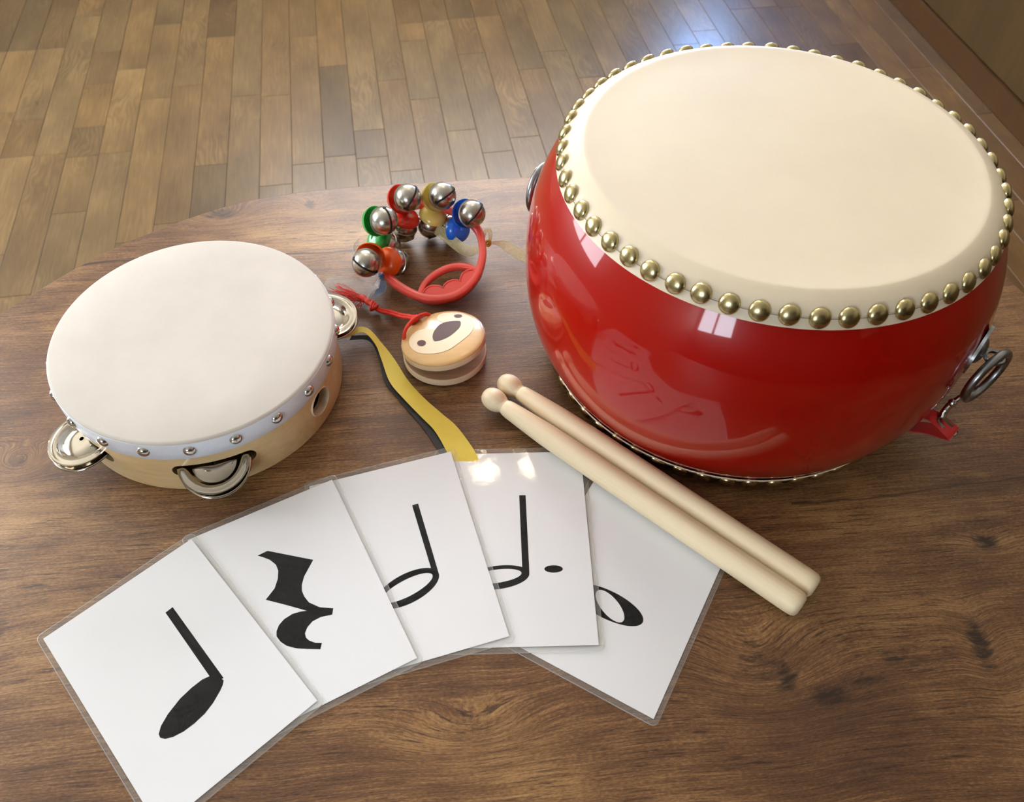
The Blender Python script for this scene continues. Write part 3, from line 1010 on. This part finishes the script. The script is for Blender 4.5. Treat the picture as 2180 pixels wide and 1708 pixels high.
for i, (cx, cy, ang, prints, label, pl) in enumerate(cards):
    tilt = 0.0 if i == 4 else math.asin(.0014 / PW)
    a = R(ang)
    ax = Vector((math.cos(a), math.sin(a), 0))
    org = Vector((cx, cy, 0)) - ax * PW
    rot = Matrix.Rotation(a, 3, 'Z') @ Matrix.Rotation(-tilt, 3, 'Y')
    t = thing('note_card', label, 'card', org + Vector((0, 0, .0001 + MGX * math.sin(tilt))), rot, 'laminated music note cards')
    part('film', film_me, None, t, recalc=False, label='clear laminate pouch with rounded corners')
    part('paper', paper_me, None, t, recalc=False)
    pm = MB()
    zz = .000285
    for k, (o_, hs) in enumerate(prints):
        pts = [(x / 1000, y / 1000) for x, y in o_]
        pm.prism(pts, zz, zz + .00004 + k * .00001, [[(x / 1000, y / 1000) for x, y in h_] for h_ in hs])
    part('printed_symbol', pm, M['ink'], t, 0, label=pl)

# ------------------------------------------------------------------ drumsticks
def stick(p_tip, p_end, label, z, tipext, endext):
    a_, b_ = Vector((*p_tip, z)), Vector((*p_end, z))
    d_ = (b_ - a_).normalized()
    L0 = (b_ - a_).length
    t = thing('drumstick', label, 'drumstick', a_, axis_matrix((0, 0, 0), d_, (0, 0, 1)).to_3x3(), 'pair of drumsticks')
    tipr = .0087
    prt = [(0, -tipext)]
    for i in range(1, 12):
        th = PI * i / 12
        zz = -tipext + (tipext + .0115) * (1 - math.cos(th)) / 2
        prt.append((tipr * math.sin(th) ** .8 if th < PI / 2 else max(tipr * math.sin(th) ** .75, .0057), zz))
    prt += [(.0056, .0120)]
    part('tip', MB().lathe(prt, 32), M['stick'], t, 60)
    sh = [(.0056, .0118), (.0063, .0132), (.0068, .0165), (.0076, .030), (.0086, .050), (.0090, .075), (.0091, .11), (.0091, L0 + endext - .008), (.0088, L0 + endext - .0035), (.0078, L0 + endext - .0012), (.0055, L0 + endext), (0, L0 + endext + .0002)]
    part('shaft', MB().lathe(sh, 40), M['stick'], t, 50)
stick((-.0144, .4047), (.1831, .2449), 'pale wooden drumstick nearer the viewer, lying across the cards', .0116, .0092, .0085)
stick((-.0029, .4191), (.1949, .2585), 'pale wooden drumstick on the drum side of the pair', .0114, .0092, .0085)

# ------------------------------------------------------------------ castanet
CC = Vector((-.0552, .4560, 0))
cast = thing('castanet', 'round wooden castanet with a printed animal face and red cord', 'castanet', CC)
od = Vector((.75, -.66, 0)).normalized()          # opening direction
CR = .0336
def dome(x, y):
    return .0052 + .0043 * math.sqrt(max(0.0, 1 - (x * x + y * y) / (CR * CR)))
def shell(name, tilt, z, flip, mat):
    axr = Vector((0, 0, 1)).cross(od)
    Rm = Matrix.Rotation(-tilt, 4, axr)
    Mx = Matrix.Translation((0, 0, z)) @ Rm
    pr_ = [(0, .0012), (.014, .0010), (.020, .0), (.0330, 0), (.0335, .0003), (CR, .0008), (CR, .0048)] + [(CR * math.cos(q * PI / 28), dome(CR * math.cos(q * PI / 28), 0)) for q in range(1, 14)] + [(0, dome(0, 0))]
    mbx = MB().lathe([(r, zz if not flip else -zz) for r, zz in pr_], 72)
    return part(name, mbx, mat, cast, 28, M=Mx), Mx
sh_b, Mb = shell('lower_shell', R(2.0), .0096, True, M['cast_raw'])
sh_t, Mt = shell('upper_shell', R(11.0), .0176, False, M['cast_top'])
sh_t['label'] = 'varnished upper shell with the face'
part('inner_face', MB().lathe([(0, -.0006), (.014, -.0004), (.020, .0003), (.0326, .0003), (.0328, -.0004)], 72), M['cast_inner_shaded'], cast, 28, M=Mb, label='bare wood inner face, browned for the shade between the shells')
# wooden lower rim of the upper shell is unvarnished
part('shell_edge', MB().lathe([(.022, -.0003), (.0330, -.0003), (.0336, .0000), (.03375, .0006), (.03375, .0044), (.0334, .0046)], 72), M['cast_raw'], cast, 50, M=Mt)
iMt = (Matrix.Translation(CC) @ Mt).inverted()
def on_disc(p):
    """photo-plane point (mm, relative to the disc centre seen at 26 mm height) -> local disc coordinates along the sight line"""
    w = Vector((-.05366 + p[0] / 1000, .45252 + p[1] / 1000, .026))
    o_ = Vector((0, 0, CAMZ))
    lo, ld = iMt @ o_, (iMt.to_3x3() @ (w - o_))
    x = y = 0
    zz = .009
    for _ in range(6):
        s_ = (zz - lo.z) / ld.z
        x, y = lo.x + ld.x * s_, lo.y + ld.y * s_
        zz = dome(x, y)
    return (x, y)
def decal(name, outline, lift, mat, parent, label=None):
    pts = outline
    # dense fan so that the print follows the dome
    cx = sum(p[0] for p in pts) / len(pts)
    cy = sum(p[1] for p in pts) / len(pts)
    mbx = MB()
    tri = tessellate_polygon([[Vector((p[0], p[1], 0)) for p in pts]])
    import bmesh
    bm = bmesh.new()
    vv = [bm.verts.new((p[0], p[1], 0)) for p in pts]
    for t_ in tri:
        bm.faces.new([vv[i] for i in t_])
    bmesh.ops.subdivide_edges(bm, edges=bm.edges[:], cuts=7, use_grid_fill=True)
    bmesh.ops.triangulate(bm, faces=bm.faces[:])
    for v_ in bm.verts:
        v_.co.z = dome(v_.co.x, v_.co.y) + lift
    me = bpy.data.meshes.new(name)
    bm.normal_update()
    for f_ in bm.faces:
        if f_.normal.z < 0:
            f_.normal_flip()
        f_.smooth = True
    bm.to_mesh(me)
    bm.free()
    me.materials.append(mat)
    return part(name, me, None, parent, recalc=False, label=label)
mask = [(-8.2, 22.4), (-6.4, 26.5), (-0.6, 28.7), (7.8, 29.3), (14.7, 27.2), (19.9, 23.3), (22.3, 17.6), (21.3, 11.3), (18.3, 4.9), (13.7, -0.8), (7.5, -7.7), (2.1, -12.3), (-5.0, -15.2), (-12.2, -16.2), (-18.7, -15.7), (-23.9, -12.6), (-27.2, -7.7), (-28.1, -2.2), (-26.9, 2.8), (-23.2, 7.5), (-17.6, 9.9), (-12.7, 10.5), (-8.5, 9.7), (-5.5, 12.9), (-0.6, 16.8), (-3.3, 18.1), (-6.7, 19.5)]
nose = [(-8.5, 9.7), (-5.5, 14.9), (-0.7, 18.0), (5.0, 19.3), (10.0, 19.5), (11.2, 17.8), (10.8, 13.8), (7.4, 7.9), (2.8, 2.7), (-2.7, -1.2), (-7.5, -2.9), (-9.3, -1.6), (-10.1, 1.7), (-9.8, 5.7)]
dm = lambda l: [on_disc(p) for p in l]
decal('face_patch', dm(sp2(mask, 3)), .00025, M['cream'], sh_t, 'cream face patch')
decal('nose', dm(sp2(nose, 3)), .00050, M['brown'], sh_t, 'large dark brown nose')
decal('eye', dm(ell(8.6, 25.1, 3.2, 1.8, 5, 24)), .00050, M['brown'], sh_t, 'dark brown eye')
decal('eye', dm(ell(-18.2, -5.3, 3.4, 3.1, 10, 24)), .00050, M['brown'], sh_t, 'dark brown eye')
# red cord: loop over the hinge, two knots, twisted pair, frayed tassel
c_hinge = spline([(-.0868, .4560, .0150), (-.0868, .4600, .0235), (-.0838, .4680, .0255), (-.0795, .4765, .0240), (-.0730, .4835, .0215), (-.0690, .4860, .0175), (-.0700, .4850, .0135)], 5)
cmb = MB().tube(c_hinge, .0015, 8)
k1 = Vector((-.0800, .4790, .0205))
for q in range(3):
    loop = [k1 + Vector((.0022 * (q - 1) * .8, .0012 * (q - 1), 0)) + Vector((.0012 * math.cos(th), .0034 * math.sin(th) * .8, .0034 * math.cos(th + .4 * q))) for th in [2 * PI * i / 14 for i in range(14)]]
    cmb.tube(loop, .0014, 7, closed=True)
cmb.sphere(.0030, k1)
for s_ in (-1, 1):
    pth = spline([k1 + Vector((0, s_ * .0012, 0)), (-.0860, .4865 + s_ * .0012, .0150), (-.0930, .4935 + s_ * .0013, .0085), (-.1040, .5000 + s_ * .0013, .0055), (-.1120, .5015 + s_ * .0012, .0060), (-.1172, .5045 + s_ * .0008, .0065)], 6)
    cmb.tube(pth, .0014, 8)
k2 = Vector((-.1185, .5055, .0068))
for q in range(3):
    loop = [k2 + Vector((.0018 * (q - 1), -.0008 * (q - 1), 0)) + Vector((.0010 * math.cos(th), .0036 * math.sin(th), .0036 * math.cos(th + .5 * q))) for th in [2 * PI * i / 14 for i in range(14)]]
    cmb.tube(loop, .0014, 7, closed=True)
cmb.sphere(.0032, k2)
cmb.tube(spline([k2, (-.1225, .5095, .0065), (-.1265, .5135, .0060), (-.1310, .5170, .0058)], 5), [.0021] * 6 + [.0026] * 5 + [.0030] * 5, 10)
part('cord', cmb, M['cord'], cast, 60, world=True, label='red cord with two knots')
tmb = MB()
rnd = random.Random(5)
for i in range(60):
    s0 = Vector((-.1285 + rnd.uniform(-.004, .001), .5150 + rnd.uniform(-.003, .003), .0060 + rnd.uniform(-.002, .0025)))
    e0 = Vector((-.1535 + rnd.gauss(0, .0045), .5255 + rnd.gauss(0, .0045), max(.0012, .0045 + rnd.gauss(0, .0022))))
    if i % 6 == 0:
        e0 = Vector((-.1330 + rnd.uniform(-.012, .004), .5065 + rnd.uniform(-.003, .004), .0015))
    mid = (s0 + e0) / 2 + Vector((rnd.uniform(-.002, .002), rnd.uniform(-.003, .003), rnd.uniform(-.0015, .002)))
    mid.z = max(mid.z, .001)
    tmb.tube(spline([s0, mid, e0], 4), .00026, 4)
ts = part('tassel', tmb, M['cord'], cast, 60, world=True, label='frayed red thread end')
ts['kind'] = 'stuff'

# ------------------------------------------------------------------ bell ring
bell_t = thing('bell_ring', 'coral red plastic hand ring with ten round bells in coloured cups', 'bell ring', (-.0755, .5630, 0))
ring_c = [(-29.8, 571.4, 21.9), (-33.7, 584.1, 25.5), (-44.5, 596.0, 29.0), (-58.4, 603.5, 31.1), (-71.6, 608.3, 32.5), (-82.7, 609.9, 33.0), (-96.7, 606.6, 32.0), (-110.8, 599.0, 29.8), (-120.1, 587.7, 26.6), (-123.4, 574.6, 22.8), (-121.0, 558.7, 18.3), (-114.3, 542.5, 13.6), (-102.2, 529.9, 10.0), (-86.5, 520.4, 7.3), (-69.0, 515.9, 6.0), (-48.2, 521.1, 7.5), (-33.8, 537.5, 12.2), (-28.8, 556.7, 17.7)]
rsec = [(x * 1.0, y * 1.0) for x, y in [(.55, -.95), (.75, -.75), (.75, .75), (.55, .95), (-.55, .95), (-.75, .75), (-.75, -.75), (-.55, -.95)]]
rpn = Vector((0, -math.sin(R(16)), math.cos(R(16))))
rpath = spline([(x / 1000, y / 1000, z / 1000) for x, y, z in ring_c], 8, True)
part('ring', MB().tube(rpath, .0042, closed=True, sec=rsec, upv=rpn), M['ring_red'], bell_t, 60, world=True)
arch = [(-80.5, 520.8, 7.5), (-77.5, 529.7, 9.9), (-70.4, 538.3, 12.4), (-59.7, 545.3, 14.4), (-49.5, 548.0, 15.2), (-39.1, 546.8, 14.9), (-31.8, 542.6, 13.7)]
part('grip_arch', MB().tube(spline([(x / 1000, y / 1000, z / 1000) for x, y, z in arch], 8), .0033, sec=rsec, upv=rpn), M['ring_red'], bell_t, 60, world=True)
scal = [(-77.8, 519.8), (-76.6, 523.0), (-74.0, 525.7), (-69.7, 527.2), (-64.6, 527.0), (-61.1, 525.2), (-60.2, 528.2), (-57.4, 531.2), (-53.0, 533.0), (-48.7, 532.9), (-46.9, 532.0), (-46.8, 535.2), (-45.2, 539.2), (-41.5, 542.4), (-34.7, 543.8)]
outer_arc = [(-32.6, 539.5), (-36.0, 531.5), (-42.5, 524.8), (-50.5, 519.8), (-59.5, 517.2), (-69.0, 516.4), (-75.0, 517.6)]
plate_xy = [(x / 1000, y / 1000) for x, y in scal + outer_arc]
fz = lambda x, y: .006 + math.tan(R(16)) * (y - .5159)
part('grip_plate', MB().prism(plate_xy, -.0028, .0026, fz=fz), M['ring_red'], bell_t, 40, world=True, label='scalloped finger grip plate')
sc3 = [(x / 1000, y / 1000, fz(x / 1000, y / 1000) + .0026) for x, y in scal]
part('grip_bead', MB().tube(sc3, .0009, 8), M['ring_red'], bell_t, 60, world=True)
BR_ = .0114
def bell_mesh():
    n_ = 18
    prf = [(0, -.0122), (.0050, -.0119), (.0085, -.0104), (.0104, -.0080), (.0112, -.0050), (BR_, -.0040), (BR_ * 1.07, -.0036), (BR_ * 1.07, -.0024), (BR_, -.0020)]
    for i in range(9, 18):
        th = PI * i / 18
        prf.append((BR_ * math.sin(th), -BR_ * math.cos(th)))
    prf.append((0, BR_))
    m_ = MB().lathe(prf, 32).mesh('bell', 50)
    m_.materials.append(M['bell'])
    return m_
def slit_mesh():
    pth = []
    for i in range(25):
        th = R(-68 + 136 * i / 24)
        pth.append((BR_ * 1.0 * math.sin(th), 0, BR_ * 1.0 * math.cos(th)))
    mbx = MB().tube(pth, .00085, 8)
    for s_ in (-1, 1):
        th = R(68 * s_)
        p_ = Vector((math.sin(th), 0, math.cos(th)))
        mbx.lathe([(.0017, -.0004), (.0017, .0003), (0, .0005)], 14, axis_matrix(p_ * BR_, p_))
    m_ = mbx.mesh('slit', 60)
    m_.materials.append(M['black'])
    return m_
bm_, sm_ = bell_mesh(), slit_mesh()
def cup_mesh(mat):
    pr_ = [(0, -.0042), (.0050, -.0040), (.0090, -.0028), (.0117, -.0004), (.0128, .0026), (.0129, .0036), (.0123, .0036), (.0111, .0006), (.0086, -.0015), (.0048, -.0026), (0, -.0029)]
    m_ = MB().lathe(pr_, 36).mesh('cup', 60)
    m_.materials.append(mat)
    return m_
pairs = [  # colour, upper bell, upper cup, lower bell, lower cup, slit turns
    ('orange', (-.1236, .5235, .0385), (-.1209, .5392, .0341), (-.1036, .5545, .0129), (-.1107, .5439, .0227), 148, 70),
    ('green', (-.1110, .5624, .0520), (-.1231, .5704, .0441), (-.1128, .5745, .0129), (-.1216, .5695, .0253), 102, 60),
    ('red', (-.0939, .5935, .0520), (-.1049, .6020, .0431), (-.1021, .5976, .0129), (-.0985, .5977, .0283), 62, 20),
    ('yellow', (-.0641, .5974, .0520), (-.0752, .6056, .0429), (-.0784, .6043, .0129), (-.0742, .6032, .0281), 37, 80),
    ('blue', (-.0383, .5866, .0420), (-.0478, .5970, .0333), (-.0610, .6035, .0129), (-.0504, .5926, .0186), 50, 30)]
camr = Vector((rr.x, rr.y, rr.z))
for (cn, ub_, uc_, lb_, lc_, ra, rb_) in pairs:
    cm = cup_mesh(M['cup_' + cn])
    inv = WM[bell_t].inverted()
    ends = []
    for p_, c_, rot in ((Vector(ub_), Vector(uc_), ra), (Vector(lb_), Vector(lc_), rb_)):
        d_ = (p_ - c_).normalized()
        hx = camr if abs(d_.dot(camr)) < .8 else Vector(uu)
        tc_ = (Vector((0, 0, CAMZ)) - p_).normalized()
        da_ = (d_ + tc_ * .55).normalized() if p_.z > .03 else d_
        mw = axis_matrix(p_, da_, hx)
        b_ = part('bell', bm_, None, bell_t, recalc=False, M=inv @ mw, label='nickel jingle bell')
        part('slit', sm_, None, b_, recalc=False, M=Matrix.Rotation(R(rot), 4, 'Z'))
        part('cup', cm, None, bell_t, recalc=False, M=inv @ axis_matrix(p_ - d_ * .0158, d_, hx), label=cn + ' plastic cup')
        part('bell_post', MB().tube([p_ - d_ * .0175, p_ - d_ * .0105], .0022, 10), M['cup_' + cn], bell_t, 60, world=True)
        ends.append(p_ - d_ * .0190)
    q_ = min(rpath, key=lambda p: (p - (ends[0] + ends[1]) / 2).length)
    part('stem', MB().tube(spline([ends[0], q_, ends[1]], 5), .0032, 12), M['cup_' + cn], bell_t, 60, world=True)

# sheer ribbons tied to the ring
def ribbon_part(name, center, width, side, mat, parent, th=.00025, per=6, label=None):
    c_ = spline(center, per)
    m_ = len(c_)
    ws = width if isinstance(width, (list, tuple)) else [width] * m_
    if len(ws) != m_:
        ws = [p.x for p in spline([(w, 0, 0) for w in ws], per)]
    ss = spline(side, per) if len(side) == len(center) else [Vector(side[0])] * m_
    L_ = [c_[i] - ss[i].normalized() * ws[i] / 2 for i in range(m_)]
    R_ = [c_[i] + ss[i].normalized() * ws[i] / 2 for i in range(m_)]
    o = part(name, MB().strip(L_, R_, th), mat, parent, 60, world=True, label=label)
    part('hem', MB().tube(L_, .00022, 5).tube(R_, .00022, 5), M['hem_y'] if mat == M['sheer_y'] else M['hem_w'], o, 60, world=True)
    return o
yb = thing('yellow_organza_ribbon', 'sheer pale yellow organza ribbon knotted on the bell ring beside the drum', 'ribbon', (-.0270, .5790, 0))
ribbon_part('tail', [(-.0240, .5800, .0150), (-.0165, .5850, .0110), (-.0085, .5840, .0085), (.0010, .5780, .0065), (.0075, .5735, .0050), (.0110, .5705, .0045)], [.0016, .0040, .0090, .0105, .0085, .0070], [(.2, 1, .3), (.2, 1, .5), (.3, 1, .6), (.3, 1, .6), (.3, 1, .5), (.3, 1, .4)], M['sheer_y'], yb)
ribbon_part('loop', [(-.0240, .5805, .0150), (-.0225, .5800, .0230), (-.0245, .5810, .0300), (-.0275, .5800, .0275), (-.0290, .5790, .0200), (-.0265, .5790, .0140)], [.0016, .0030, .0038, .0036, .0030, .0016], [(.8, .2, 0)] * 6, M['sheer_y'], yb)
ribbon_part('band', [(-.0880, .6010, .0200), (-.0755, .5965, .0185), (-.0630, .5885, .0150), (-.0500, .5785, .0110), (-.0400, .5735, .0105), (-.0320, .5735, .0150), (-.0262, .5780, .0170)], [.0085, .0105, .0115, .0110, .0090, .0070, .0030], [(.1, .5, .85)] * 7, M['sheer_y'], yb)
kmb = MB()
for q in range(2):
    kmb.tube([Vector((-.0248, .5800, .0148)) + Vector((.0022 * math.cos(th), .0012 * math.sin(th) + .0008 * q, .0024 * math.sin(th + q))) for th in [2 * PI * i / 16 for i in range(16)]], .0010, 7, closed=True)
part('knot', kmb, M['yellow_rib'], yb, 60, world=True, label='tight yellow knot')
wb = thing('clear_organza_ribbon', 'sheer clear and blue organza ribbon tied at the left of the bell ring', 'ribbon', (-.1130, .5330, 0))
ribbon_part('tail', [(-.1168, .5330, .0130), (-.1195, .5270, .0080), (-.1240, .5235, .0052), (-.1360, .5260, .0048), (-.1470, .5290, .0060), (-.1570, .5310, .0060), (-.1650, .5320, .0050)], [.003, .008, .015, .018, .018, .016, .015], [(.9, -.2, .2), (.7, -.5, .4), (.4, .8, .4), (.3, .9, .35), (.3, .9, .35), (.3, .9, .3), (.3, .9, .3)], M['sheer_w'], wb)
ribbon_part('fold', [(-.1148, .5345, .0135), (-.1140, .5295, .0090), (-.1158, .5240, .0055), (-.1200, .5205, .0040)], [.003, .0068, .0085, .0050], [(1, .1, .1)] * 4, M['sheer_b'], wb)
ribbon_part('loop', [(-.1190, .5380, .0140), (-.1310, .5470, .0090), (-.1420, .5590, .0070), (-.1440, .5690, .0120), (-.1380, .5720, .0200)], [.006, .010, .012, .010, .006], [(.2, .2, 1)] * 5, M['sheer_w'], wb)
kmb = MB()
for q in range(3):
    kmb.tube([Vector((-.1150, .5350, .0145)) + Vector((.0030 * math.cos(th) * .6, .0022 * math.sin(th), .0026 * math.cos(th + q * 1.2))) for th in [2 * PI * i / 16 for i in range(16)]], .0009, 7, closed=True)
part('knot', kmb, M['sheer_b'], wb, 60, world=True, label='small blue knot')

# ------------------------------------------------------------------ yellow and black ribbon
rb = thing('grosgrain_ribbon', 'yellow and black grosgrain ribbon running from the tambourine under the cards', 'ribbon', (-.0900, .4200, 0))
yl = [(-.1400, .4690, .0060), (-.1360, .4701, .0060), (-.1230, .4735, .0085), (-.1119, .4616, .0080), (-.1052, .4466, .0060), (-.0964, .4247, .0050), (-.0837, .4086, .0042), (-.0696, .3929, .0034), (-.0579, .3799, .0028), (-.0486, .3637, .0018), (-.0440, .3540, .0006)]
yr = [(-.1400, .4760, .0080), (-.1363, .4775, .0080), (-.1210, .4791, .0085), (-.1065, .4643, .0050), (-.0953, .4494, .0034), (-.0827, .4286, .0030), (-.0687, .4114, .0028), (-.0537, .3966, .0024), (-.0415, .3848, .0020), (-.0277, .3643, .0016), (-.0230, .3540, .0006)]
part('yellow_band', MB().strip(spline(yl, 8), spline(yr, 8), .0004), M['yellow_rib'], rb, 60, world=True)
bl = [(-.1345, .4700, .0030), (-.1190, .4690, .0040), (-.1095, .4540, .0030), (-.1010, .4277, .0016), (-.0880, .4100, .0013), (-.0755, .3943, .0011), (-.0654, .3811, .0009), (-.0553, .3649, .0006), (-.0505, .3560, .0005)]
br = [(-.1330, .4740, .0040), (-.1150, .4720, .0050), (-.1020, .4530, .0040), (-.0900, .4290, .0022), (-.0770, .4112, .0018), (-.0630, .3946, .0015), (-.0520, .3859, .0012), (-.0400, .3653, .0007), (-.0350, .3560, .0005)]
part('black_band', MB().strip(spline(bl, 8), spline(br, 8), .0004), M['black_rib'], rb, 60, world=True)
